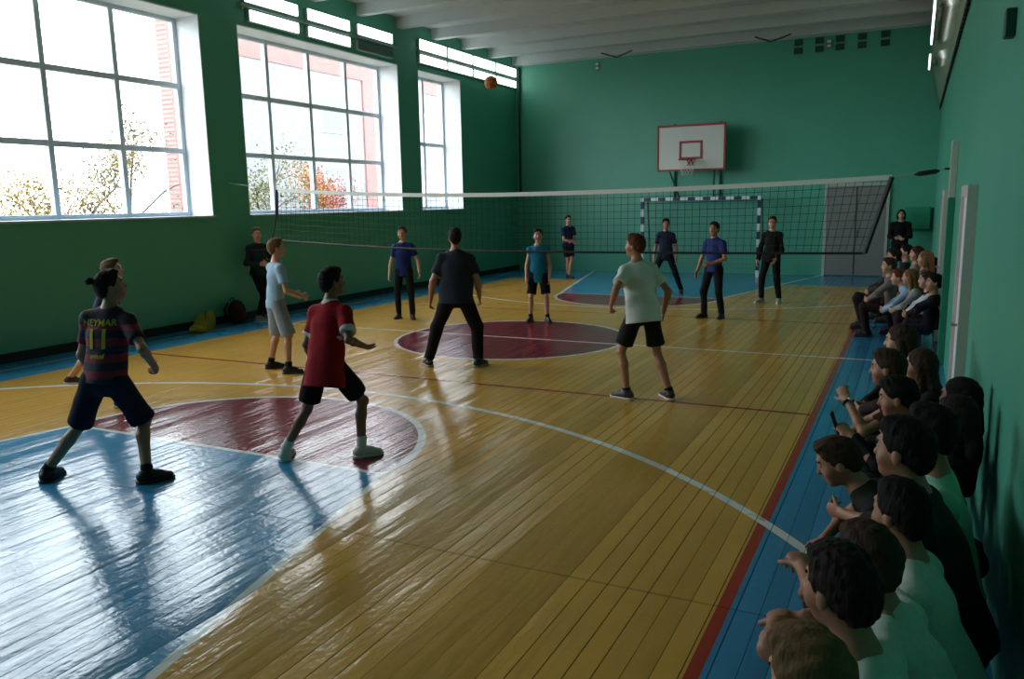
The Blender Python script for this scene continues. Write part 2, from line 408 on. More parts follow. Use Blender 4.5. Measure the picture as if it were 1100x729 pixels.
# ---------------------------------------------------------------- volleyball net
def vnet():
    r = empty('volleyball_net', (0, 0, 0), 0, 'black volleyball net with white top tape stretched across the hall', 'volleyball net')
    ft = lambda x: 2.14 + (.0080*(x-.1)**2 if x < .1 else .0040*(x-.1)**2)
    fb = lambda x: 1.30 + (.0070*(x-.1)**2 if x < .1 else .0010*(x-.1)**2)
    def xe(x, a):     # slanting ends: a=0 top, 1 bottom
        return x - (.20*a if x > 0 else .10*a)*(abs(x)/4.8)**6
    xs = [-4.56+k*9.56/96 for k in range(97)]
    pt = lambda x, a: (xe(x, a), 0, ft(x)*(1-a)+fb(x)*a)
    tp = MB()
    for a, c in zip(xs[::4], xs[4::4]):
        tp.box((a, -.006, 0), (c, .006, .01))
        for v in list(tp.bm.verts)[-8:]:
            v.co.z = ft(v.co.x) + (.025 if v.co.z > .005 else -.035)
    tp.build('top_tape', LINEN, r)
    MB().tube([pt(x, 1) for x in xs[::4]], .017, 6).build('bottom_cord', BLACK, r)
    MB().tube([pt(5.0, k/8) for k in range(9)], .033, 6).build('side_band', BLACK, r)
    MB().tube([pt(-4.56, k/8) for k in range(5)], .028, 6).tube([pt(-4.56, .5), (-4.72, 0, 1.5), (-4.95, .0, 1.15)], .012, 6).build('side_band', BLACK, r)
    n = MB()
    for x in xs[1:-1]: n.tube([pt(x, .03), pt(x, .5), pt(x, 1)], .0032, 3, False)
    for k in range(1, 9): n.tube([pt(x, k/9) for x in xs[::6]], .0032, 3, False)
    n.build('netting', mat('net_cord', (16, 18, 20), .8), r)
    MB().tube([(5.0, 0, ft(5)), (5.58, 0, 2.31)], .008, 6).build('rope', mat('pale_rope', (150, 160, 150)), r)
    MB().tube([(5.24, 0, 2.255), (5.29, 0, 2.262), (5.46, 0, 2.285), (5.50, 0, 2.29)], [.012, .028, .028, .012], 8).build('turnbuckle', BLACK, r)
    MB().tube([(-4.56, 0, ft(-4.56)), (XL+.01, 0, 2.45)], .006, 6).build('rope', mat('pale_rope', (150, 160, 150)), r)
vnet()
r = empty('net_post', (XR, 0, 0), 0, 'tall wall post holding the net rope, white above and green below', 'post')
MB().box((-.075, -.05, 1.98), (0, .05, 2.62), .006).build('upper_section', mat('post_white', (190, 190, 182), .5), r)['label'] = 'white upper section'
MB().box((-.075, -.05, 0), (0, .05, 1.98), .006).build('lower_section', mat('post_green', (38, 128, 100), .45), r)['label'] = 'green lower section'
MB().tube([(-.075, 0, 2.31), (-.13, 0, 2.31)], .012).build('hook', BLACK, r)

# ball in the air
def ball():
    m, t, p = base('ball_skin'); tc = t.new('ShaderNodeTexCoord'); sp = t.new('ShaderNodeSeparateXYZ'); t.l.new(tc.outputs['Object'], sp.inputs[0])
    x, y, z = (X(t, sp.outputs[k]) for k in range(3))
    ln = (x.abs() < .006).max(z.abs() < .006).max(((x*x+z*z)*1.0-(y*y)*1.0).abs() < .0011)
    t.l.new(t.mix(ln, c4((190, 110, 48)), c4((30, 20, 16))), p.inputs['Base Color']); p.inputs['Roughness'].default_value = .5
    o = MB().sphere((0, 0, 0), .125, 32, 20).build('ball', m, None, True); o.location = (-2.1, 3.3, 4.27); o.rotation_euler = (.5, .4, .9)
    tag(o, 'orange brown ball flying high above the net', 'ball')
ball()

# bags by the left wall
def bags():
    r = empty('backpack', (XL+.28, -.32, 0), math.radians(-80), 'dark rounded backpack leaning on the left wall', 'backpack')
    me = sdf_mesh([ell((0, 0, .20), (.19, .13, .22)), ell((0, .02, .10), (.20, .14, .11)), ell((0, .10, .13), (.13, .06, .11), k=.02)], .012, [('cut', (0, 0, 0), (0, 0, -1))])
    mesh_obj('body', me, cloth('pack_dark', (40, 26, 28)), r)
    MB().box((-.10, .155, .08), (.10, .175, .20), .02).build('front_pocket', cloth('pack_pocket', (70, 38, 38)), r)
    MB().tube([(-.05, -.08, .39), (-.04, -.08, .45), (.04, -.08, .45), (.05, -.08, .39)], .012).build('handle', BLACK, r)
    for s in (-1, 1): MB().tube([(s*.09, -.1, .38), (s*.13, -.16, .25), (s*.12, -.11, .06)], .018).build('strap', BLACK, r)
    r = empty('bag', (XL+.36, -1.10, 0), math.radians(-85), 'crumpled yellow green cloth bag slumped against left wall', 'bag')
    rs = np.random.RandomState(3); pr = [ell((0, -.02, .12), (.18, .14, .17), k=.05), ell((.18, .02, .06), (.2, .13, .08), k=.06), ell((-.05, .02, .22), (.08, .07, .11), k=.06), ell((.28, .06, .04), (.13, .09, .04), k=.04)]
    me = sdf_mesh(pr, .01, [('cut', (0, 0, 0), (0, 0, -1))], noise=(.018, 32, 5))
    mesh_obj('body', me, cloth('bag_yellow', (134, 124, 42)), r)
    MB().tube([(-.02, .0, .31), (.06, .06, .34), (.1, .08, .2)], .012).build('handle', cloth('bag_strap', (100, 92, 34)), r)

#PEOPLE_MARK
# ---------------------------------------------------------------- implicit bodies
def V(*a): return np.array(a, float)
def nrm(v): v = np.asarray(v, float); return v/(np.linalg.norm(v)+1e-9)
def cap(a, b, ra, rb=None, k=.03, flat=None, cuts=(), op='u'):
    a = np.asarray(a, float); b = np.asarray(b, float); rb = ra if rb is None else rb; R = max(ra, rb)
    lo = np.minimum(a, b)-R; hi = np.maximum(a, b)+R
    ab = b-a; L2 = max(ab @ ab, 1e-9)
    def f(P):
        q = P-a; t = np.clip((q @ ab)/L2, 0, 1)
        e = q - t[..., None]*ab
        if flat is not None:
            n, ratio = flat; e = e + ((1/ratio-1)*(e @ n))[..., None]*n
        d = np.sqrt((e*e).sum(-1)) - (ra+(rb-ra)*t)
        for (cp, cn) in cuts: d = np.maximum(d, (P-cp) @ cn)
        return d
    return (f, lo, hi, k, op)
def ell(c, r, A=None, k=.03, op='u'):
    c = np.asarray(c, float); r = np.asarray(r, float); A = np.eye(3) if A is None else A     # rows of A: axes
    R = np.sqrt(((A.T*r)**2).sum(1))
    def f(P):
        q = ((P-c) @ A.T)/r; n = np.sqrt((q*q).sum(-1)); g = np.sqrt(((q/r)**2).sum(-1))+1e-9
        return n*(n-1)/g*1.0 if False else (n-1)*r.min()
    return (f, c-R, c+R, k, op)
def sdf_mesh(prims, h, post=(), noise=None):
    lo = np.min([p[1] for p in prims if p[4] == 'u'], 0)-.04; hi = np.max([p[2] for p in prims if p[4] == 'u'], 0)+.04
    N = np.ceil((hi-lo)/h).astype(int)+1
    D = np.full(N, 1.0, np.float32)
    ax = [lo[i]+np.arange(N[i])*h for i in range(3)]
    def block(l, u_, m):
        s = []
        for i in range(3):
            a = max(0, int((l[i]-m-lo[i])/h)); c = min(N[i], int((u_[i]+m-lo[i])/h)+2); s.append(slice(a, max(a+1, c)))
        P = np.stack(np.meshgrid(*[ax[i][s[i]] for i in range(3)], indexing='ij'), -1)
        return tuple(s), P
    for f, l, u_, k, op in prims:
        s, P = block(l, u_, k+2.5*h); d = f(P); a = D[s]
        if op == 'u':
            t = np.clip(.5+.5*(a-d)/k, 0, 1); D[s] = a*(1-t)+d*t-k*t*(1-t)
        else:
            d = -d; t = np.clip(.5-.5*(a-d)/k, 0, 1); D[s] = a*(1-t)+d*t+k*t*(1-t)
    if noise or post:
        P = np.stack(np.meshgrid(*ax, indexing='ij'), -1).astype(np.float32)
        if noise:
            amp, fr, seed = noise; rs = np.random.RandomState(seed); tot = 0
            for _ in range(4):
                v = rs.randn(3); v = v/np.linalg.norm(v)*fr*(.5+rs.rand()); w_ = rs.randn(3)*fr*.25
                tot = tot + np.sin(P @ v.astype(np.float32) + 1.6*np.sin(P @ w_.astype(np.float32)+rs.rand()*6) + rs.rand()*6)
            D = D + (amp/4)*tot
        for (_, cp, cn) in post: D = np.maximum(D, (P-np.asarray(cp, np.float32)) @ np.asarray(cn, np.float32))
    return surface_nets(D, lo, h)
def surface_nets(D, lo, h):
    I = D < 0; n = np.array(D.shape)-1
    cnt = np.zeros(n, np.int8); off = [(i, j, k) for i in (0, 1) for j in (0, 1) for k in (0, 1)]
    sl = lambda o: tuple(slice(o[i], o[i]+n[i]) for i in range(3))
    for o in off: cnt += I[sl(o)]
    act = (cnt > 0) & (cnt < 8); idx = np.argwhere(act)
    vid = np.full(n, -1, np.int32); vid[act] = np.arange(len(idx))
    val = np.stack([D[sl(o)][act] for o in off], 1); offs = np.array(off, float)
    acc = np.zeros((len(idx), 3)); num = np.zeros(len(idx))
    for i in range(8):
        for j in range(i+1, 8):
            if np.abs(offs[i]-offs[j]).sum() != 1: continue
            a, c = val[:, i], val[:, j]; ms = (a < 0) != (c < 0)
            t = np.where(ms, a/np.where(ms, a-c, 1), 0)
            acc += np.where(ms[:, None], offs[i]+t[:, None]*(offs[j]-offs[i]), 0); num += ms
    verts = lo + (idx + acc/num[:, None])*h
    quads = []
    for axis in range(3):
        o1, o2 = [(1, 2), (2, 0), (0, 1)][axis]
        a = [slice(1, n[i]) for i in range(3)]; a[axis] = slice(0, n[axis])
        c = list(a); c[axis] = slice(1, n[axis]+1)
        A_, B_ = I[tuple(a)], I[tuple(c)]; ed = np.argwhere(A_ != B_)
        if not len(ed): continue
        pos = A_[tuple(ed.T)]
        g = ed + np.array([0 if i == axis else 1 for i in range(3)])
        def cell(d1, d2):
            q = g.copy(); q[:, o1] -= d1; q[:, o2] -= d2; return vid[tuple(q.T)]
        Q = np.stack([cell(1, 1), cell(0, 1), cell(0, 0), cell(1, 0)], 1)
        Q[~pos] = Q[~pos][:, ::-1]; quads.append(Q)
    return verts, np.concatenate(quads)
def mesh_obj(name, me, m, parent, slots=None):
    v, q = me
    M = bpy.data.meshes.new(name); M.vertices.add(len(v)); M.vertices.foreach_set('co', v.astype(np.float32).ravel())
    M.loops.add(q.size); M.loops.foreach_set('vertex_index', q.astype(np.int32).ravel())
    M.polygons.add(len(q)); M.polygons.foreach_set('loop_start', np.arange(0, q.size, 4, dtype=np.int32))
    for k in (m if isinstance(m, (list, tuple)) else [m]): M.materials.append(k)
    if slots is not None: M.polygons.foreach_set('material_index', slots(v[q].mean(1)).astype(np.int32))
    M.update(calc_edges=True); M.polygons.foreach_set('use_smooth', [True]*len(q))
    o = bpy.data.objects.new(name, M); COL.objects.link(o); o.parent = parent
    return o
bags()

# ---------------------------------------------------------------- people
DBG = False
def ik(a, t, l1, l2, pole):
    d = t-a; L = np.linalg.norm(d); u = d/(L+1e-9); Lc = min(max(L, abs(l1-l2)+.01), (l1+l2)*.996)
    x = (l1*l1-l2*l2+Lc*Lc)/(2*Lc); hh = math.sqrt(max(0, l1*l1-x*x))
    p = np.asarray(pole, float); p = p-(p @ u)*u; p = nrm(p)
    return a+u*x+p*hh, a+u*Lc
SKIN = {'fair': (196, 146, 120), 'mid': (168, 116, 90), 'tan': (130, 86, 64)}
HAIRC = {'dark': (34, 24, 20), 'brown': (62, 42, 30), 'fair': (116, 84, 54), 'red': (92, 50, 30), 'black': (18, 15, 15)}
def rotv(v, ax, a):
    ax = nrm(ax); return v*math.cos(a)+np.cross(ax, v)*math.sin(a)+ax*(ax @ v)*(1-math.cos(a))
def person(label, face=0, at=None, feet=None, head_at=None, h=1.7, b=.9, vox=.008, pel=None, lean=0, side=0, twist=0,
           head=(0, 0), hands=None, elbow=None, curl=(25, 25), palm=None, skin='mid', hair='dark', style='short', group=None,
           top=None, bottom=None, shoes=None, socks=None, knee=None, z0=0, head_z=None, hw=None):
    """feet: [(x,y,yaw,lift)] left,right in the person's own frame (y forward); hands: offsets from each shoulder"""
    s = h/1.7; hs = .62+.38*s
    F = math.radians(face)
    D2R = math.radians
    feet = feet or [(-.11, 0, 12, 0), (.11, 0, -12, 0)]
    hands = hands or [(-.07, .05, -.52), (.07, .05, -.52)]
    Z = V(0, 0, 1)
    if pel is None:
        pel = ((feet[0][0]+feet[1][0])/2, (feet[0][1]+feet[1][1])/2, None)
    pz = pel[2]
    if pz is None:
        sp = max(math.hypot(feet[i][0]-(pel[0]+(-1, 1)[i]*.085*s), feet[i][1]-pel[1]) for i in (0, 1))
        pz = min(.94*s, .085*s+math.sqrt(max(.05, (.823*s)**2-sp**2))+.035*s)
    P = V(pel[0], pel[1], pz)
    def trunk(lean):
        u = nrm(V(math.sin(D2R(side)), math.sin(D2R(lean))*math.cos(D2R(side)), math.cos(D2R(lean))*math.cos(D2R(side))))
        pr = nrm(V(1, 0, 0)); rx = nrm(rotv(V(1, 0, 0)-u*u[0], u, D2R(twist))); fy = np.cross(u, rx)
        C = P+u*.31*s; Nk = P+u*.495*s
        sh = [Nk-u*.085*s-rx*.158*s*(.5+.5*b), Nk-u*.085*s+rx*.158*s*(.5+.5*b)]
        # head frame
        hy, hp = D2R(head[0]), D2R(head[1])
        tw = math.atan2(-fy[0], fy[1]) if abs(fy[2]) < .98 else 0
        a = tw+hy
        hf = V(-math.sin(a)*math.cos(hp), math.cos(a)*math.cos(hp), math.sin(hp)); hr = nrm(np.cross(hf, Z)); hu = np.cross(hr, hf)
        nd = nrm(u*.75+Z*.55+V(-math.sin(a), math.cos(a), 0)*(.16-.25*math.sin(hp)))
        H = Nk+nd*.128*hs+hu*.045*hs
        HA = np.stack([hr, hf, hu]); HL = lambda x, y, z: H+hs*(x*hr+y*hf+z*hu)
        return u, pr, rx, fy, C, Nk, sh, hf, hr, hu, nd, H, HA, HL
    if head_z is not None:
        l0, l1 = -8, 78
        for _ in range(24):
            lm = (l0+l1)/2
            if trunk(lm)[11][2] > head_z: l0 = lm
            else: l1 = lm
        lean = l0
    u, pr, rx, fy, C, Nk, sh, hf, hr, hu, nd, H, HA, HL = trunk(lean)
    if DBG: print('HEAD', label[:40], 'lean', round(lean, 1), 'z', round(float(H[2]), 3))
    if head_at is not None:
        cs, sn = math.cos(F), math.sin(F); at = (head_at[0]-(cs*H[0]-sn*H[1]), head_at[1]-(sn*H[0]+cs*H[1]))
    root = empty('person', (at[0], at[1], z0), F, label, 'person', group)
    # legs
    hip = [P-pr*.085*s-Z*.035*s, P+pr*.085*s-Z*.035*s]
    legs = []
    for i in (0, 1):
        fx, fyy, yaw, lift = feet[i]; A = V(fx, fyy, .085*s+lift)
        fd = V(-math.sin(D2R(yaw)), math.cos(D2R(yaw)), 0)
        pole = (knee[i] if knee else fd+V(0, .0, .1))
        K, A2 = ik(hip[i], A, .425*s, .41*s, pole); legs.append((hip[i], K, A2, fd))
    arms = []
    for i in (0, 1):
        T = sh[i]+np.array(hands[i])*s
        if hw and hw.get(i):
            q = loc2(at, face, hw[i]); T = V(q[0], q[1], hw[i][2]-z0); T = T-.07*s*nrm(T-sh[i])
        pole = elbow[i] if elbow and elbow[i] is not None else V((-1, 1)[i]*.5, -.9, -.3)
        E_, W_ = ik(sh[i], T, .285*s, .25*s, pole); arms.append((sh[i], E_, W_))
    skm = mat('skin_'+skin, SKIN[skin], .5, var=.07, scale=25)
    lip = mat('lip_'+skin, tuple(int(v*.8) for v in SKIN[skin][:1])+tuple(int(v*.6) for v in SKIN[skin][1:]), .5)
    # ---- body
    lb = b*.82 if bottom and bottom.get('leg', .75) > 1 else b
    B = []
    B.append(cap(P-u*.02*s, C, .115*s*b, .12*s*b, .05, (fy, .72)))
    B.append(cap(C, Nk-u*.08*s, .125*s*b, .095*s*b, .05, (fy, .72)))
    B.append(cap(hip[0], hip[1], .078*s*b, None, .04))
    B.append(cap(sh[0], sh[1], .048*s, None, .04))
    B.append(cap(Nk-u*.05*s, H-hu*.02*hs-hf*.008, .052*s*(.7+.3*b), .046*hs, .035))
    B.append(cap(sh[0]+u*.01, Nk-u*.0*s, .036*s, .04*s, .05)); B.append(cap(sh[1]+u*.01, Nk-u*.0*s, .036*s, .04*s, .05))
    for (a_, k_, c_, fd) in legs:
        B.append(cap(a_, k_, .080*s*lb, .050*s*lb, .03)); m_ = k_+(c_-k_)*.3 - fd*.012
        B.append(cap(k_, m_, .047*s*lb, .053*s*lb, .015)); B.append(cap(m_, c_, .052*s*lb, .035*s, .02))
        B.append(ell(k_+fd*.012, np.full(3, .046*s*lb), k=.012))
        B.append(cap(c_-Z*.04*s, c_-Z*.05*s+fd*.13*s, .033*s, .026*s, .02))
    for i, (a_, e_, w_) in enumerate(arms):
        B.append(cap(a_, e_, .046*s*b, .037*s*b, .03)); m_ = e_+(w_-e_)*.28
        B.append(cap(e_, m_, .037*s*b, .039*s*b, .02)); B.append(cap(m_, w_, .038*s*b, .025*s, .02))
        sg = (-1, 1)[i]; d = nrm(w_-e_); n = np.asarray(palm[i], float) if palm and palm[i] is not None else V(-sg, 0, 0)
        if abs(d @ nrm(n)) > .9: n = V(0, 0, -1) if abs(d[2]) < .8 else V(0, 1, 0)
        n = nrm(n-(n @ d)*d); t_ = np.cross(d, n); ref = V(0, .7, .7)
        if t_ @ ref < 0: t_ = -t_
        q = .98*hs; fr = max(.0084*q, vox*1.02)
        B.append(cap(w_-d*.01, w_+d*.075*q, .028*q, .038*q, .015, (n, .42)))
        for j in range(4):
            b0 = w_+d*.078*q+t_*(.0285-.0195*j)*q; ln = (.066, .075, .07, .054)[j]*q
            c1 = D2R(curl[i]*(.8+.12*j)); d1 = d*math.cos(c1)+n*math.sin(c1)+t_*(.09-.06*j)
            d2 = d*math.cos(c1*2.1)+n*math.sin(c1*2.1); m1 = b0+d1*ln*.55; e1 = m1+d2*ln*.5
            B.append(cap(b0, m1, fr, fr*.95, .006)); B.append(cap(m1, e1, fr*.95, fr*.8, .005))
        tb = w_+d*.022*q+t_*.026*q; td = nrm(d*.62+t_*.72+n*.25); m1 = tb+td*.04*q; e1 = m1+nrm(d*.9+t_*.25+n*.35)*.03*q
        B.append(cap(tb, m1, .0125*q, fr*1.05, .01)); B.append(cap(m1, e1, fr*1.05, fr*.85, .006))
    # head
    B.append(ell(HL(0, -.008, .03), V(.073, .094, .083)*hs, HA, .03))
    B.append(ell(HL(0, .028, -.03), V(.058, .062, .078)*hs, HA, .03))
    B.append(ell(HL(0, .062, -.085), V(.028, .024, .022)*hs, HA, .03))
    B.append(cap(HL(0, .083, .012), HL(0, .103, -.026), .009*hs, .013*hs, .012))
    B.append(cap(HL(-.03, .08, .032), HL(.03, .08, .032), .012*hs, None, .012))
    for q in (-1, 1):
        B.append(ell(HL(q*.074, -.008, -.012), V(.009, .018, .030)*hs, HA, .008))
        B.append(ell(HL(q*.03, .096, .008), V(.016, .014, .011)*hs, HA, .008, 's'))
        B.append(ell(HL(q*.04, .05, -.03), V(.028, .03, .03)*hs, HA, .02))
    B.append(cap(HL(-.018, .086, -.056), HL(.018, .086, -.056), .0085*hs, None, .006))
    def skslots(c):
        q = (c-HL(0, .09, -.056))@HA.T/hs; return ((np.abs(q[:, 0]) < .022) & (np.abs(q[:, 2]) < .009) & (q[:, 1] > -.012) & (q[:, 1] < .03)).astype(int)
    mesh_obj('body', sdf_mesh(B, vox), [skm, lip], root, skslots)
    hm = mat('hair_'+hair, HAIRC[hair], .75, var=.3, scale=40, bump=.5, spec=.2, stretch=(3, 3, .6))
    for q in (-1, 1):
        e = MB().sphere((0, 0, 0), .0108*hs, 12, 8).build('eye', [mat('eye_white', (150, 142, 136), .45), mat('iris', (40, 28, 22), .2)], root, True)
        M = Matrix([list(hr)+[0], list(hf)+[0], list(hu)+[0], [0, 0, 0, 1]]).transposed(); M.translation = Vector(HL(q*.03, .0785, .008))
        e.matrix_local = M
        for pg in e.data.polygons:
            if pg.center.y > .0078*hs: pg.material_index = 1
        bm_ = MB().tube([HL(q*.013, .0925, .029), HL(q*.03, .0905, .035), HL(q*.046, .078, .03)], .0035*hs, 6).build('eyebrow', hm, root)
    # ---- hair
    Hp = [ell(HL(0, -.012, .034), V(.081, .101, .090)*hs, HA, .02)]
    if style in ('short', 'bun'): Hp.append(ell(HL(0, .035, .098), V(.055, .05, .026)*hs, HA, .03))
    if style == 'tuft': Hp.append(ell(HL(0, .065, .10), V(.048, .035, .030)*hs, HA, .03)); Hp.append(ell(HL(0, -.02, .11), V(.05, .06, .022)*hs, HA, .03))
    Hp.append(ell(HL(0, -.066, -.02), V(.058, .036, .055)*hs, HA, .03))
    ct = [(HL(0, .062, .055), nrm(hf*.83-hu*.55)), (HL(0, 0, -.075), -hu)]
    nz_ = (.0045, 170, int(abs(H[0])*1000) % 97+len(label))
    Hp.append(ell(HL(0, .075, -.055), V(.095, .085, .095)*hs, HA, .02, 's'))
    post = [('cut', cp, cn) for cp, cn in ct[:1]]
    if style in ('short', 'tuft', 'bun'): post.append(('cut', ct[1][0], ct[1][1]))
    else:
        dn = nrm(-Z*.9+u*-.25); bk = -V(hf[0], hf[1], 0)
        L_ = .36*s if style == 'long' else .22*s
        st = HL(0, -.06, -.01)
        Hp.append(cap(st, st+(-Z*.16+bk*.03)*hs, .085*hs, .075*hs, .03, (hf, .6)))
        if style == 'long':
            Hp.append(cap(st+(-Z*.14+bk*.035)*hs, Nk-u*.2*s-fy*.125*s, .085*hs, .065*hs, .04, (fy, .5)))
            for q in (-1, 1): Hp.append(cap(HL(q*.075, -.01, .0), HL(q*.085, -.03, -.17), .03*hs, .022*hs, .02))
        if style == 'bob':
            for q in (-1, 1): Hp.append(cap(HL(q*.072, -.01, .01), HL(q*.078, -.0, -.10), .032*hs, .026*hs, .02))
        if style == 'tail':
            Hp.append(cap(HL(0, -.10, .03), HL(0, -.15, -.16), .035*hs, .022*hs, .02))
        post = []
        Hp = [p_ for p_ in Hp if p_[4] == 'u']+[ell(HL(0, .085, -.04), V(.068, .085, .105)*hs, HA, .015, 's')]
    mesh_obj('hair', sdf_mesh(Hp, min(vox, .007), post, nz_), hm, root)
    if style == 'bun':
        me = sdf_mesh([ell(HL(0, -.125, .075), V(.026, .026, .026)*hs, HA, .02), cap(HL(0, -.09, .07), HL(0, -.12, .075), .02*hs, .02*hs, .01)], .006, (), (.004, 150, 3))
        mesh_obj('hair_bun', me, hm, root)
    # ---- shirt
    sd = len(label)*7 % 50
    if top:
        tk = dict(dict(col=(60, 60, 60), sleeve=.62, hem=.07, loose=1.0, trim=None, m=None, name='shirt'), **top)
        lo_ = tk['loose']*b
        T = [cap(P-u*(tk['hem']+.13)*s, C, (.186+.12*max(0, tk['hem']-.06))*s*lo_, .152*s*lo_, .05, (fy, .68)), cap(C, Nk-u*.10*s, .152*s*lo_, .125*s*b, .05, (fy, .72)),
             cap(sh[0], sh[1], .062*s, None, .04), cap(sh[0]+u*.005, Nk-u*.02*s, .052*s, .054*s, .05), cap(sh[1]+u*.005, Nk-u*.02*s, .052*s, .054*s, .05)]
        if tk['hem'] < .0: pass
        for (a_, e_, w_) in arms:
            sl = tk['sleeve']
            if sl <= 0: continue
            if sl <= 1:
                en = a_+(e_-a_)*sl; d = nrm(e_-a_); T.append(cap(a_, en+d*.03, .064*s*b, .064*s*lo_, .03, None, [(en, d)]))
            else:
                T.append(cap(a_, e_, .062*s*b, .054*s*b, .03)); en = w_-nrm(w_-e_)*.012; d = nrm(w_-e_)
                T.append(cap(e_, en+d*.03, .054*s*b, .043*s, .02, None, [(en, d)]))
        T.append(cap(Nk-u*.0, Nk+nd*.2, .060*s*(.7+.3*b), .062*s, .008, None, (), 's'))
        hp_ = P-u*tk['hem']*s
        def tslots(c, arms=arms, tk=tk):
            r_ = np.zeros(len(c), int)
            if tk['trim']:
                for (a_, e_, w_) in arms:
                    d = nrm(e_-a_); en = a_+(e_-a_)*tk['sleeve']; q = (c-en)@d
                    r_ |= ((q > -.03) & (q < .03) & (np.linalg.norm(c-en, axis=1) < .11)).astype(int)
                q = c-(Nk+nd*.0); al = q @ nd; rr = np.linalg.norm(q-al[:, None]*nd, axis=1)
                r_ |= ((rr < .078*s) & (al > -.03)).astype(int)
            return r_
        ms = [tk['m'] or cloth('cloth_%d_%d_%d' % tk['col'], tk['col'])]
        ms.append(cloth('cloth_%d_%d_%d' % tk['trim'], tk['trim']) if tk['trim'] else ms[0])
        me = sdf_mesh(T, max(vox, .008), [('cut', hp_, -u)], (.013, 24, sd))
        so = mesh_obj(tk['name'], me, ms, root, tslots)
    # ---- shorts or trousers
    if bottom:
        bt = dict(dict(col=(20, 20, 22), leg=.75, loose=1.0, name=None), **bottom); lo_ = bt['loose']*b
        T = [cap(hip[0], hip[1], .090*s*b, None, .04, (V(0, 1, 0), .98)), cap(P-u*.03*s, P+u*.12*s, .138*s*b, .135*s*b, .04, (fy, .74))]
        for (a_, k_, c_, fd) in legs:
            if bt['leg'] <= 1:
                en = a_+(k_-a_)*bt['leg']; d = nrm(k_-a_)
                T.append(cap(a_, en+d*.04, .1*s*b, .094*s*lo_, .03, None, [(en, d)]))
            else:
                T.append(cap(a_, k_, .098*s*b, .073*s*lo_, .03)); en = c_+(k_-c_)*.02; d = nrm(c_-k_)
                T.append(cap(k_, en+d*.03, .071*s*lo_, .06*s*lo_, .02, None, [(en, d)]))
        me = sdf_mesh(T, max(vox, .008), [('cut', P+u*.045*s, u)] if P[2] > .6 else [], (.008, 24, sd+3))
        mesh_obj(bt['name'] or ('shorts' if bt['leg'] <= 1 else 'trousers'), me, cloth('cloth_%d_%d_%d' % bt['col'], bt['col']), root)
    # ---- socks and shoes
    if socks:
        for (a_, k_, c_, fd) in legs:
            d = nrm(k_-c_); en = c_+d*socks[0]
            mesh_obj('sock', sdf_mesh([cap(c_-d*.03, en+d*.03, .043*s, .049*s*b, .01, None, [(en, d)])], .008), cloth('cloth_%d_%d_%d' % socks[1], socks[1]), root)
    if shoes:
        uc, sc = shoes
        for i, (a_, k_, c_, fd) in enumerate(legs):
            A = V(feet[i][0], feet[i][1], feet[i][3]); lr = np.cross(fd, Z)
            if np.linalg.norm(c_-(A+Z*.085*s)) > .05: A = c_-Z*.085*s
            U = [cap(A-fd*.035*s+Z*.05*s, A+fd*.15*s+Z*.03*s, .045*s, .036*s, .02, (Z, .85)), cap(A+Z*.05*s, A+Z*.095*s-fd*.005, .046*s, .046*s, .02),
                 cap(A+Z*.07*s, A+fd*.09*s+Z*.05*s, .04*s, .035*s, .02)]
            mesh_obj('shoe', sdf_mesh(U, .007, [('cut', A+Z*.018, -Z), ('cut', A+Z*.1*s, Z)]), mat('shoe_%d_%d_%d' % uc, uc, .5), root)
            SL = [cap(A-fd*.035*s+Z*.012, A+fd*.152*s+Z*.012, .05*s, .045*s, .02)]
            mesh_obj('shoe_sole', sdf_mesh(SL, .006, [('cut', A+Z*.001, -Z), ('cut', A+Z*.024, Z)]), mat('sole_%d_%d_%d' % sc, sc, .6), root)
    return dict(root=root, arms=arms, Nk=Nk, P=P, u=u, fy=fy, rx=rx, s=s, shirt=so if top else None, H=H, HA=HA)
def loc2(at, face, w):      # world floor point -> person's own frame
    F = math.radians(face); dx, dy = w[0]-at[0], w[1]-at[1]
    return (math.cos(F)*dx+math.sin(F)*dy, -math.sin(F)*dx+math.cos(F)*dy)
def standing(label, face, wl, wr, yaws=(12, -12), lift=(0, 0), off=(0, 0), **kw):
    """wl, wr: world positions of left and right foot"""
    at = ((wl[0]+wr[0])/2, (wl[1]+wr[1])/2); l, r_ = loc2(at, face, wl), loc2(at, face, wr)
    kw.setdefault('pel', (off[0], off[1], None))
    return person(label, face, at, [(l[0], l[1], yaws[0], lift[0]), (r_[0], r_[1], yaws[1], lift[1])], **kw)
BLKS, DARKT = ((22, 22, 24), (40, 40, 42)), (22, 22, 27)

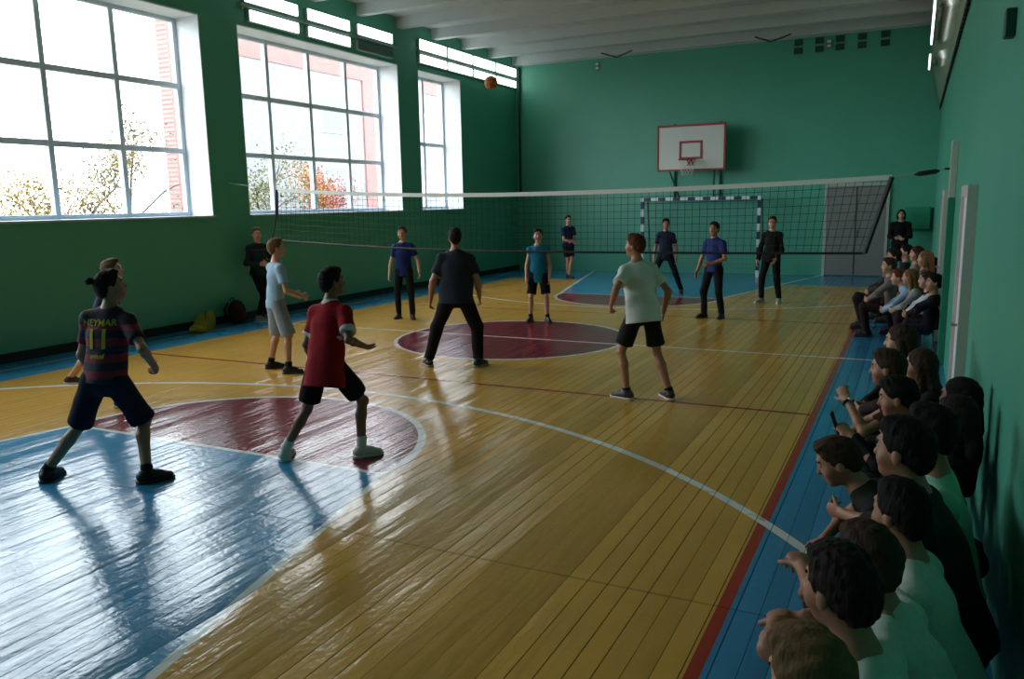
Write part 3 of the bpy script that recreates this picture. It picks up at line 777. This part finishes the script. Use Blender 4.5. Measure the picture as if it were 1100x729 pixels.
# jersey with horizontal stripes
def jersey():
    m, t, p = base('striped_jersey'); tc = t.new('ShaderNodeTexCoord'); sp = t.new('ShaderNodeSeparateXYZ'); t.l.new(tc.outputs['Object'], sp.inputs[0])
    z = X(t, sp.outputs[2]); y = X(t, sp.outputs[1]); x = X(t, sp.outputs[0])
    f = ((z/.115).fract() < .5)*(z < 1.19)
    side = (x > .098)*(x < .155)*(z < 1.17)*(y > -.0)*(y < .14)
    c = t.mix(f, c4((24, 22, 44)), c4((128, 18, 38))); c = t.mix(side, c, c4((150, 116, 48)))
    t.l.new(c, p.inputs['Base Color']); p.inputs['Roughness'].default_value = .8
    return m
def print_on(o, txt, cx, cz, size, m, name, back=True):
    cu = bpy.data.curves.new('txt', 'FONT'); cu.body = txt; cu.size = size; cu.align_x = 'CENTER'; cu.align_y = 'CENTER'
    cu.offset = size*.02; cu.resolution_u = 4
    to = bpy.data.objects.new('txt', cu); COL.objects.link(to); bpy.context.view_layer.update()
    me = bpy.data.meshes.new_from_object(to.evaluated_get(bpy.context.evaluated_depsgraph_get())); bpy.data.objects.remove(to)
    bm = bmesh.new(); bm.from_mesh(me); bmesh.ops.triangulate(bm, faces=bm.faces)
    bmesh.ops.subdivide_edges(bm, edges=[e for e in bm.edges if e.calc_length() > .02], cuts=3)
    b2 = bmesh.new(); b2.from_mesh(o.data); T = BVHTree.FromBMesh(b2); b2.free(); sg = 1 if back else -1
    for v in bm.verts:
        q = Vector((cx+v.co.x*sg, -.6*sg, cz+v.co.y)); h_ = T.ray_cast(q, Vector((0, sg, 0)))
        v.co = Vector((q.x, (h_[0].y if h_[0] else 0)-.005*sg, q.z))
    bm.to_mesh(me); bm.free(); me.materials.clear(); me.materials.append(m)
    t = bpy.data.objects.new(name, me); COL.objects.link(t); t.parent = o
    return t

GY = 'volleyball players on court'
q = standing('boy with hair bun in red and navy striped shirt number 11 and dark shorts', 20, (-.50, -7.14), (.24, -6.86), (5, -50), h=1.69, lean=13, vox=.006,
    off=(.13, .02), side=3, hw={1: (.24, -6.68, .80)}, knee=[V(.55, 1, 0), V(-.15, 1, 0)], head=(-52, 12), hands=[(-.12, .16, -.46), (.16, .17, -.44)], curl=(40, 55), elbow=[None, V(.6, -.8, -.2)], skin='mid', hair='dark', style='bun',
    top=dict(m=jersey(), sleeve=.66, hem=.06, loose=1.05), bottom=dict(col=(26, 30, 44), leg=.93, loose=1.12), shoes=((24, 22, 26), (30, 30, 34)), socks=(.05, (26, 26, 30)))
YP = cloth('yellow_print', (206, 176, 62))
pz = q['P'][2]; px_ = q['P'][0]
print_on(q['shirt'], '11', px_, pz+.275, .20, YP, 'number')
print_on(q['shirt'], 'NEYMAR', px_, pz+.395, .066, YP, 'lettering')
print_on(q['shirt'], 'unicef', px_, pz+.16, .05, YP, 'lettering')

standing('boy mostly hidden behind the player in the striped shirt', -60, (-1.98, -5.34), (-2.95, -5.30), (10, -5), (0, .03), h=1.56, lean=16, head=(10, 8), pel=(.02, .20, .80),
    hands=[(-.02, .10, -.46), (.06, .04, -.48)], skin='fair', hair='fair', top=dict(col=(70, 80, 96)), bottom=dict(col=(30, 30, 36), leg=.8), shoes=((44, 26, 28), (190, 170, 160)), vox=.009)

standing('boy in red shirt with white trim, black shorts and white trainers', 8, (.82, -6.02), (1.36, -5.72), (15, -45), h=1.58, lean=15, vox=.006,
    off=(.09, -.03), hw={1: (1.45, -5.69, .86)}, knee=[V(.45, .9, 0), V(.45, .9, 0)], twist=-8, head=(-28, 5), hands=[(-.10, .10, -.48), (.33, .30, -.27)], curl=(30, 16), palm=[None, V(-.2, .5, .8)], elbow=[None, V(.5, -.9, -.7)], skin='tan', hair='black',
    top=dict(col=(150, 18, 30), sleeve=.72, hem=.22, loose=1.15, trim=(206, 200, 200)), bottom=dict(col=(22, 18, 20), leg=.80, loose=1.15),
    shoes=((206, 208, 204), (220, 220, 216)), socks=(.10, (214, 214, 210)))

standing('boy in pale blue shirt and grey knee length shorts', -28, (-1.93, -3.20), (-1.50, -3.36), (-10, -32), h=1.62, lean=5, side=0, head=(-12, 6),
    hands=[(.02, .26, -.36), (.0, .26, -.36)], curl=(35, 35), skin='fair', hair='fair', style='short',
    top=dict(col=(150, 180, 200), sleeve=.62, hem=.10), bottom=dict(col=(142, 150, 158), leg=1.0, loose=1.15), shoes=BLKS, socks=(.07, (24, 24, 26)))

q = standing('person in dark hoodie standing against the left wall by the bags', -112, (-5.28, .12), (-5.30, .36), (10, -10), h=1.66, head=(-8, 0), lean=-2, off=(0, -.05),
    hands=[(.10, .22, -.26), (-.08, .24, -.28)], elbow=[V(-.8, -.3, -.5), V(.8, -.3, -.5)], skin='fair', hair='fair', top=dict(col=(34, 46, 50), sleeve=2, hem=.08, loose=1.08, name='hoodie'),
    bottom=dict(col=(18, 18, 22), leg=2, loose=.85), shoes=((150, 150, 148), (190, 190, 188)))
print_on(q['shirt'], '—— ——', .0, 1.27, .07, cloth('pale_print', (120, 128, 128)), 'chest_print', False)

standing('boy in blue shirt and black trousers beyond the net, nearest the left wall', -155, (-2.70, 1.22), (-2.98, 1.20), (15, -15), h=1.60, head=(-6, 6),
    hands=[(-.16, .12, -.46), (.12, .05, -.50)], skin='fair', hair='brown', top=dict(col=(26, 42, 98), hem=.12), bottom=dict(col=(20, 20, 24), leg=2, loose=.95), shoes=BLKS)

standing('broad boy in dark grey shirt and black trousers seen from behind', 24, (-.12, -2.34), (.48, -2.14), (25, -28), h=1.75, b=1.08, lean=5, off=(.06, .0), head=(12, 3), vox=.007,
    hands=[(-.16, .04, -.49), (.10, .14, -.48)], curl=(35, 35), skin='mid', hair='dark', top=dict(col=(36, 42, 54), sleeve=.68, hem=.12, loose=1.1), bottom=dict(col=(18, 18, 21), leg=2, loose=1.0), shoes=((26, 26, 30), (150, 150, 150)))

standing('boy in sleeveless teal top and black shorts facing the net', -158, (-.27, 1.70), (-.56, 1.64), (18, -18), h=1.53, head=(4, 8), hands=[(-.06, .06, -.51), (.08, .06, -.51)],
    skin='fair', hair='dark', top=dict(col=(24, 112, 138), sleeve=.2, hem=.19, loose=1.05), bottom=dict(col=(18, 18, 22), leg=.88, loose=1.1), shoes=BLKS, socks=(.06, (24, 24, 26)))

standing('person in dark blue shirt and shorts at back wall left of the goal', -125, (-2.98, 9.28), (-3.08, 9.42), (10, -10), h=1.64, head=(-14, 0),
    hands=[(.16, .20, -.32), (-.14, .22, -.34)], elbow=[V(-.8, -.3, -.5), V(.8, -.3, -.5)], skin='fair', hair='dark', top=dict(col=(26, 40, 84), hem=.12), bottom=dict(col=(18, 20, 28), leg=.75), shoes=BLKS, vox=.01)

standing('dark haired boy in navy shirt stepping wide in front of the goal', -172, (.78, 6.55), (.22, 6.35), (5, -30), h=1.63, head=(12, 0), off=(.05, 0), hands=[(-.1, .05, -.5), (.1, .05, -.5)],
    skin='mid', hair='black', top=dict(col=(32, 36, 62), hem=.12), bottom=dict(col=(20, 20, 28), leg=2, loose=.95), shoes=BLKS, vox=.009)

standing('boy in blue polo with one hand at his belly, in front of goal', 165, (2.40, 3.02), (2.10, 3.02), (10, -20), h=1.60, head=(0, 2), hands=[(.10, .20, -.34), (.14, .08, -.50)],
    elbow=[V(-.9, -.4, -.3), None], skin='mid', hair='dark', top=dict(col=(42, 56, 112), hem=.09), bottom=dict(col=(24, 24, 32), leg=2, loose=1.0), shoes=BLKS, vox=.009)

standing('boy in black tracksuit with white soled shoes right of the goal', 172, (2.98, 5.50), (2.66, 5.44), (10, -25), h=1.64, head=(8, 0), hands=[(.02, .14, -.46), (.10, .08, -.50)],
    skin='fair', hair='brown', top=dict(col=(22, 20, 24), sleeve=2, hem=.12, name='jacket'), bottom=dict(col=(18, 18, 20), leg=2, loose=1.0), shoes=((150, 150, 150), (200, 200, 200)), vox=.009)

standing('boy in white shirt and black shorts leaning forward beneath the net', 42, (2.72, -3.06), (3.12, -2.90), (35, 0), h=1.69, lean=13, side=-2, head=(38, 3), vox=.006, off=(-.05, .03), hw={0: (2.56, -3.16, .92)},
    hands=[(-.06, .34, -.34), (.13, -.02, -.44)], curl=(45, 40), elbow=[V(-.6, -.6, -.6), V(.5, -.9, .0)], skin='mid', hair='red', style='short',
    top=dict(col=(208, 214, 208), sleeve=.66, hem=.12, loose=1.16), bottom=dict(col=(24, 26, 26), leg=.78, loose=1.15), shoes=((56, 30, 34), (206, 204, 202)), socks=(.04, (30, 28, 30)))

standing('adult in black standing in the far right corner with hands clasped', -178, (5.06, 11.0), (4.88, 11.0), (12, -12), h=1.66, b=1.1, head=(0, 0), hands=[(.15, .2, -.30), (-.13, .22, -.32)], elbow=[V(-.8, -.3, -.5), V(.8, -.3, -.5)],
    skin='fair', hair='black', style='bob', top=dict(col=(16, 15, 18), sleeve=2, hem=.10, name='sweater'), bottom=dict(col=(16, 16, 18), leg=2, loose=.95), shoes=BLKS, vox=.01)

# ---------------------------------------------------------------- spectators along the right wall
def bench(y0, y1, label, m, x0=5.12, x1=5.46, zt=.345):
    r = empty('gym_bench', ((x0+x1)/2, (y0+y1)/2, 0), 0, label, 'bench', 'low benches along the right wall'); hx, hy = (x1-x0)/2, (y1-y0)/2
    MB().box((-hx, -hy, zt-.04), (hx, hy, zt), .008).build('seat', m, r)
    for k in range(3):
        yy = -hy+.2+k*(2*hy-.4)/2; MB().box((-hx+.03, yy-.03, 0), (hx-.03, yy+.03, zt-.04), .006).build('leg', m, r)
    MB().box((-.025, -hy+.2, .08), (.025, hy-.2, .14)).build('stretcher', m, r)
bench(-9.75, -7.05, 'low wooden bench under the spectators nearest the photographer', WOOD)
bench(-6.95, -4.35, 'low wooden bench under the middle spectators before the white door', WOOD)
bench(.30, 4.3, 'low red bench under the distant spectators past the net', mat('bench_red', (120, 24, 30), .5))
GS = 'seated spectators'
def sit(label, hx, hy, hz=None, h=1.58, lean=30, face=90, head=(0, -5), hands=None, top=None, bottom=None, sitz=.425, vox=.009, **kw):
    kw.setdefault('knee', [V(-.15, .5, 1), V(.15, .5, 1)])
    kw.setdefault('elbow', [V(-.9, -.25, .15), V(.9, -.25, .15)]); kw.setdefault('b', .84)
    while True:      # shorter children sit more upright, so that every back stays clear of the wall
        r_ = math.radians
        zz = lambda l: sitz+.495*h/1.7*math.cos(l)+(.62+.38*h/1.7)*.165
        yy_ = lambda l: .495*h/1.7*math.sin(l)+.05
        l = 0
        while hz is not None and l < 75 and zz(r_(l)) > hz: l += 1
        if hz is None or hx+yy_(r_(l)) < XR-.17 or h < 1.32: break
        h -= .02
    return person(label, face, None, [(-.11, .31, 6, 0), (.11, .31, -6, 0)], (hx, hy), h, pel=(0, 0, sitz), head_z=hz, lean=lean, head=head, vox=vox, curl=kw.pop('curl', (48, 48)),
        hands=hands or [(.06, .30, -.27), (-.06, .30, -.27)], top=top, bottom=bottom or dict(col=DARKT, leg=2), shoes=BLKS, **kw)
WT = dict(col=(196, 206, 198), sleeve=.6, hem=.05, loose=1.1)
sit('fair haired child closest to the photographer, at the bottom edge', 5.13, -9.08, .965, hw={0: (4.94, -8.86, .78)}, h=1.58, face=84, head=(-32, -14), hair='fair', hands=[(.10, .32, -.26), (-.05, .34, -.30)], top=dict(col=(60, 70, 90), sleeve=.6), vox=.006, style='short', skin='fair')
sit('dark haired boy in pale shirt resting forearms, second nearest spectator', 5.16, -8.70, 1.01, h=1.62, hw={0: (4.94, -8.43, .77), 1: (5.0, -8.36, .76)}, palm=[V(0, -.3, -.9), V(0, -.3, -.9)], face=82, head=(-34, -4), hair='dark', hands=[(.10, .40, -.20), (-.10, .34, -.24)], curl=(40, 40), top=WT, vox=.006)
sit('brown haired boy in white collared shirt with raised hand, third nearest spectator', 5.21, -8.33, .94, h=1.58, hw={0: (4.97, -8.18, .86), 1: (5.03, -8.10, .74)}, face=82, head=(-34, -4), hair='brown', hands=[(.08, .38, -.10), (-.05, .36, -.18)], curl=(50, 50), top=WT, vox=.007)
sit('dark haired boy in white shirt behind the brown haired boy', 5.29, -7.97, .97, h=1.60, face=84, head=(-34, 0), hair='black', top=WT, vox=.007)
sit('tall young man with short dark hair in charcoal jacket among the near spectators', 5.29, -7.60, 1.08, h=1.82, b=1.05, face=86, head=(-22, 0), hair='black', top=dict(col=(38, 40, 38), sleeve=2, hem=.06, loose=1.05, name='jacket'), vox=.007)
sit('boy in dark camouflage shirt bent far forward ahead of the row', 5.02, -6.89, .79, h=1.60, hw={0: (5.0, -7.14, .62)}, head=(2, -24), hair='brown', hands=[(.05, .22, -.28), (-.1, .24, -.26)], curl=(50, 50), top=dict(col=(32, 34, 30), sleeve=.6), vox=.007, style='short')
sit('dark haired boy in mint shirt sitting back between the jacket and the long hair', 5.38, -7.24, 1.06, h=1.72, head=(-30, 0), hair='black', top=dict(col=(150, 200, 176), sleeve=.6, loose=1.1), vox=.008)
sit('girl with long dark hair over a black top near the wall', 5.50, -6.54, 1.03, h=1.66, head=(-18, 0), hair='dark', style='long', skin='fair', top=dict(col=(24, 22, 24), sleeve=2), vox=.008)
sit('dark haired spectator in black with head against the green wall', 5.54, -6.10, .98, h=1.60, head=(-26, 0), hair='black', style='bob', top=dict(col=(20, 20, 22), sleeve=2), vox=.009, sitz=.425)
pj = sit('dark haired boy holding out a phone in a black sleeve', 5.25, -6.18, .955, h=1.58, hw={0: (4.98, -6.36, .77)}, elbow=[V(-.35, -.8, -.35), V(.9, -.25, .15)], head=(-8, -10), hair='black', hands=[(-.02, .44, -.12), (-.1, .40, -.2)], curl=(48, 40), palm=[V(0, -.5, -.9), None], top=dict(col=(20, 20, 22), sleeve=2), vox=.008)
pk = sit('boy with bare forearms and a wristwatch, just beyond the phone', 5.18, -5.46, .97, h=1.60, hw={0: (4.90, -5.56, .78)}, elbow=[V(-.35, -.8, -.35), V(.9, -.25, .15)], head=(-14, -4), hair='brown', hands=[(-.04, .44, -.18), (-.08, .38, -.3)], curl=(35, 35), top=dict(col=(50, 36, 34), sleeve=.6), vox=.008)
sit('girl with long brown hair at the far end of the near group', 5.235, -4.70, 1.02, h=1.60, head=(-8, -2), hair='brown', style='long', skin='fair', top=dict(col=(46, 36, 34), sleeve=2), vox=.009)
sit('girl with long wavy dark brown hair leaning behind the watch wearer', 5.36, -5.08, .93, h=1.58, head=(-14, -4), hair='brown', style='long', top=dict(col=(34, 30, 30), sleeve=2), vox=.009)
# phone and watch
def phone(p):
    a, e, w_ = p['arms'][0]; d = nrm(w_-e); F = p['root'].rotation_euler.z
    c = w_+d*.115+V(0, .01, -.012); cs, sn = math.cos(F), math.sin(F)
    r = empty('phone', (p['root'].location.x+cs*c[0]-sn*c[1], p['root'].location.y+sn*c[0]+cs*c[1], c[2]), F, 'black phone held out by a dark sleeved spectator', 'phone')
    r.rotation_euler = (math.radians(-20), 0, F)
    MB().box((-.036, -.005, -.07), (.036, .004, .07), .004).build('case', BLACK, r); MB().box((-.033, -.0065, -.064), (.033, -.005, .064)).build('screen', mat('dark_screen', (8, 8, 10), .15), r)
phone(pj)
a, e, w_ = pk['arms'][0]; d = nrm(w_-e); c = w_-d*.015
bd = MB(); n1 = nrm(np.cross(d, V(0, 0, 1))); n2 = np.cross(n1, d)
bd.tube([c+(n1*math.cos(k*PI/10)+n2*math.sin(k*PI/10))*.031 for k in range(21)], .008, 6).build('wristwatch', BLACK, pk['root'])
n2 = n2 if n2[2] > 0 else -n2
MB().sphere(tuple(c+n2*.036), (.019, .019, .01)).build('watch_face', mat('watch_face', (190, 196, 200), .2, .3), pk['root'], True)

sit('person in dark navy sitting against right wall just behind the net post', 5.53, .20, 1.04, h=1.60, hair='black', head=(10, 0), top=dict(col=(18, 20, 34), sleeve=2), bottom=dict(col=(20, 24, 44), leg=2), vox=.01, hands=[(.02, .34, -.20), (-.02, .34, -.22)])
# distant group past the net
far = [
 ('girl with light hair in grey top, front of the distant group', 5.26, 1.16, .94, 'fair', 'long', (150, 150, 146), 2),
 ('girl with white sleeves under a dark vest sitting nearest the wall in the distant group', 5.45, .70, .95, 'brown', 'long', (40, 36, 38), .1),
 ('child in pale blue shirt at the court side of the distant group', 5.12, 1.52, .90, 'red', 'short', (150, 176, 206), 2),
 ('child with brown hair behind the pale blue shirt', 4.98, 1.90, 1.03, 'brown', 'short', (120, 110, 104), 2),
 ('child with fair bobbed hair beside the wall in the distant group', 5.44, 2.28, 1.12, 'fair', 'bob', (110, 96, 90), 2),
 ('child with dark hair at the court side, back of the distant group', 5.02, 2.66, 1.14, 'dark', 'short', (60, 56, 60), 2),
 ('dark bobbed child against the wall, back of the distant group', 5.54, 3.04, 1.10, 'black', 'bob', (50, 46, 50), 2),
 ('child with brown bobbed hair in the middle, back of the distant group', 5.33, 3.42, 1.16, 'brown', 'bob', (140, 132, 120), 2),
 ('dark haired child sitting farthest back in the distant group', 5.18, 3.82, 1.18, 'black', 'short', (40, 40, 46), 2)]
for k, (lb, hx, hy, ln, hc, stl, tc, sl) in enumerate(far):
    t_ = dict(col=tc, sleeve=sl, hem=.06)
    q = sit(lb, hx, hy, ln, h=1.52 if k < 4 else 1.72, sitz=.425 if k < 4 else .44, head=(12 if k % 2 else -4, 0), hair=hc, style=stl, skin='fair', top=t_, bottom=dict(col=(44, 32, 34), leg=2), vox=.012)
    if k == 1:
        for (a_, e_, w_) in q['arms']:
            mesh_obj('sleeve', sdf_mesh([cap(a_, e_, .062, .055, .02), cap(e_, w_, .055, .045, .02)], .01), cloth('cloth_white_sleeve', (200, 204, 210)), q['root'])

# ---------------------------------------------------------------- outside the windows
def brick(name, c1, c2, sc=3.0):
    m, t, p = base(name); tc = t.new('ShaderNodeTexCoord'); mp = t.new('ShaderNodeMapping'); mp.inputs['Rotation'].default_value = (0, PI/2, PI/2)
    sp = t.new('ShaderNodeSeparateXYZ'); t.l.new(tc.outputs['Object'], sp.inputs[0]); cb = t.new('ShaderNodeCombineXYZ')
    t.l.new(sp.outputs[1], cb.inputs[0]); t.l.new(sp.outputs[2], cb.inputs[1])
    bt = t.new('ShaderNodeTexBrick'); t.l.new(cb.outputs[0], bt.inputs['Vector']); bt.inputs['Scale'].default_value = sc
    bt.inputs['Color1'].default_value = c4(c1); bt.inputs['Color2'].default_value = c4(c2); bt.inputs['Mortar'].default_value = c4((120, 116, 112)); bt.inputs['Mortar Size'].default_value = .012
    t.l.new(bt.outputs[0], p.inputs['Base Color']); p.inputs['Roughness'].default_value = .9
    return m
WB, RB = brick('white_brick', (124, 125, 128), (108, 110, 116)), brick('red_brick', (146, 92, 88), (134, 80, 78))
r = empty('brick_building', (-20, 11.6, -.8), 0, 'white brick building with red brick bands outside the middle window', 'building')
def slab(z0, z1, e, y0, m, nm):
    q = MB(); pts = [(e, y0), (e, 40), (-8, 40), (-8, y0+7.3)]
    q.quad(*[(a, c, z1) for a, c in pts]).quad(*[(a, c, z0) for a, c in pts])
    for (a, c), (a2, c2) in zip(pts, pts[1:]+pts[:1]): q.quad((a, c, z0), (a2, c2, z0), (a2, c2, z1), (a, c, z1))
    bmesh.ops.remove_doubles(q.bm, verts=q.bm.verts, dist=1e-4); return q.build(nm, m, r)
slab(0, 9.0, 0, .6, WB, 'wall')
MB().box((-.5, 0, 0), (.08, .75, 11)).build('corner_pier', RB, r); MB().box((-1, 11.9, 0), (.1, 12.8, 9.0)).build('corner_pier', RB, r)
slab(9.0, 11, .06, .72, RB, 'parapet')
wm = mat('far_glass', (84, 96, 108), .2)
for yy, zz in [(8.6, 3.2), (8.6, 6.3), (16, 3.2), (20, 3.2), (16, 6.3), (20, 6.3)]:
    f = MB().box((.0, yy, zz), (.06, yy+1.7, zz+1.6)).build('window_frame', WHITE, r)
    MB().box((.05, yy+.1, zz+.1), (.08, yy+.8, zz+1.5)).box((.05, yy+.9, zz+.1), (.08, yy+1.6, zz+1.5)).build('pane', wm, f)
for (cx_, cy_, w_, hh, lb) in [(-70, -2, 22, 17, 'pale apartment block far outside, left in the near window'), (-85, 30, 24, 22, 'pale apartment block far outside, right in the near window')]:
    r = empty('apartment_block', (cx_, cy_, -1), 0, lb, 'building')
    MB().box((-6, -w_/2, 0), (0, w_/2, hh)).build('wall', mat('pale_panel', (150, 146, 142), .9), r)
    MB().box((-6.2, -w_/2-.2, hh), (.2, w_/2+.2, hh+.5)).build('roof', GREY, r)
    for a_ in range(7):
        for b_ in range(5): MB().box((0, -w_/2+1.2+a_*w_/7, 2+b_*3), (.06, -w_/2+2.8+a_*w_/7, 3.5+b_*3)).build('window', wm, r)
g = MB().box((-120, -60, -1.2), (-6.4, 90, -.9)).build('ground', mat('autumn_ground', (96, 90, 66), .95, var=.3, scale=.5)); struct(g)
def tree(x_, y_, hh, col, label, seed, dens=2000):
    rs = np.random.RandomState(seed); r = empty('tree', (x_, y_, -.9), 0, label, 'tree', 'trees outside the windows')
    tr = MB(); tips = []
    def br(p0, d, L, rad, lv):
        p1 = p0+d*L; tr.tube([p0, (p0+p1)/2+rs.randn(3)*L*.04, p1], [rad, rad*.8, rad*.6], 5)
        if lv == 0: tips.append(p1); return
        for _ in range(3 if lv > 1 else 4): br(p0+d*L*rs.uniform(.55, 1), nrm(d+rs.randn(3)*.55+V(0, 0, .15)), L*rs.uniform(.5, .72), rad*.5, lv-1)
    br(V(0, 0, 0), V(0, 0, 1), hh*.42, .10, 3)
    tr.build('trunk', mat('bark', (58, 52, 48), .9), r)
    n = dens; c = np.array(tips)[rs.randint(0, len(tips), n)] + rs.randn(n, 3)*.28
    a_ = rs.randn(n, 3); a_ /= np.linalg.norm(a_, axis=1)[:, None]; b_ = np.cross(a_, rs.randn(n, 3)); b_ /= np.linalg.norm(b_, axis=1)[:, None]
    sz = .055
    v = np.stack([c-a_*sz, c+b_*sz*.6, c+a_*sz, c-b_*sz*.6], 1).reshape(-1, 3)
    o = mesh_obj('foliage', (v, np.arange(n*4).reshape(-1, 4)), mat('leaf_%d_%d_%d' % col, col, .8, var=.4, scale=6), r); o['kind'] = 'stuff'
tree(-17, 5.4, 6.2, (112, 92, 42), 'bare branched yellowing tree outside, left in the near window', 4)
tree(-18.5, 8.2, 7.2, (84, 78, 50), 'tall thin tree with olive leaves by the red pier outside', 9, 1800)
tree(-15, 2.6, 4.6, (126, 104, 48), 'small yellow tree outside behind the boy with the bun', 14)
tree(-14.2, 10.4, 6.0, (84, 84, 42), 'olive green tree outside the middle window, left edge', 22)
tree(-15.2, 13.6, 5.2, (140, 86, 36), 'orange autumn tree outside the middle window', 31, 2200)
tree(-17.5, 17.0, 4.6, (128, 50, 52), 'small red leaved tree outside the middle window', 41, 2200)
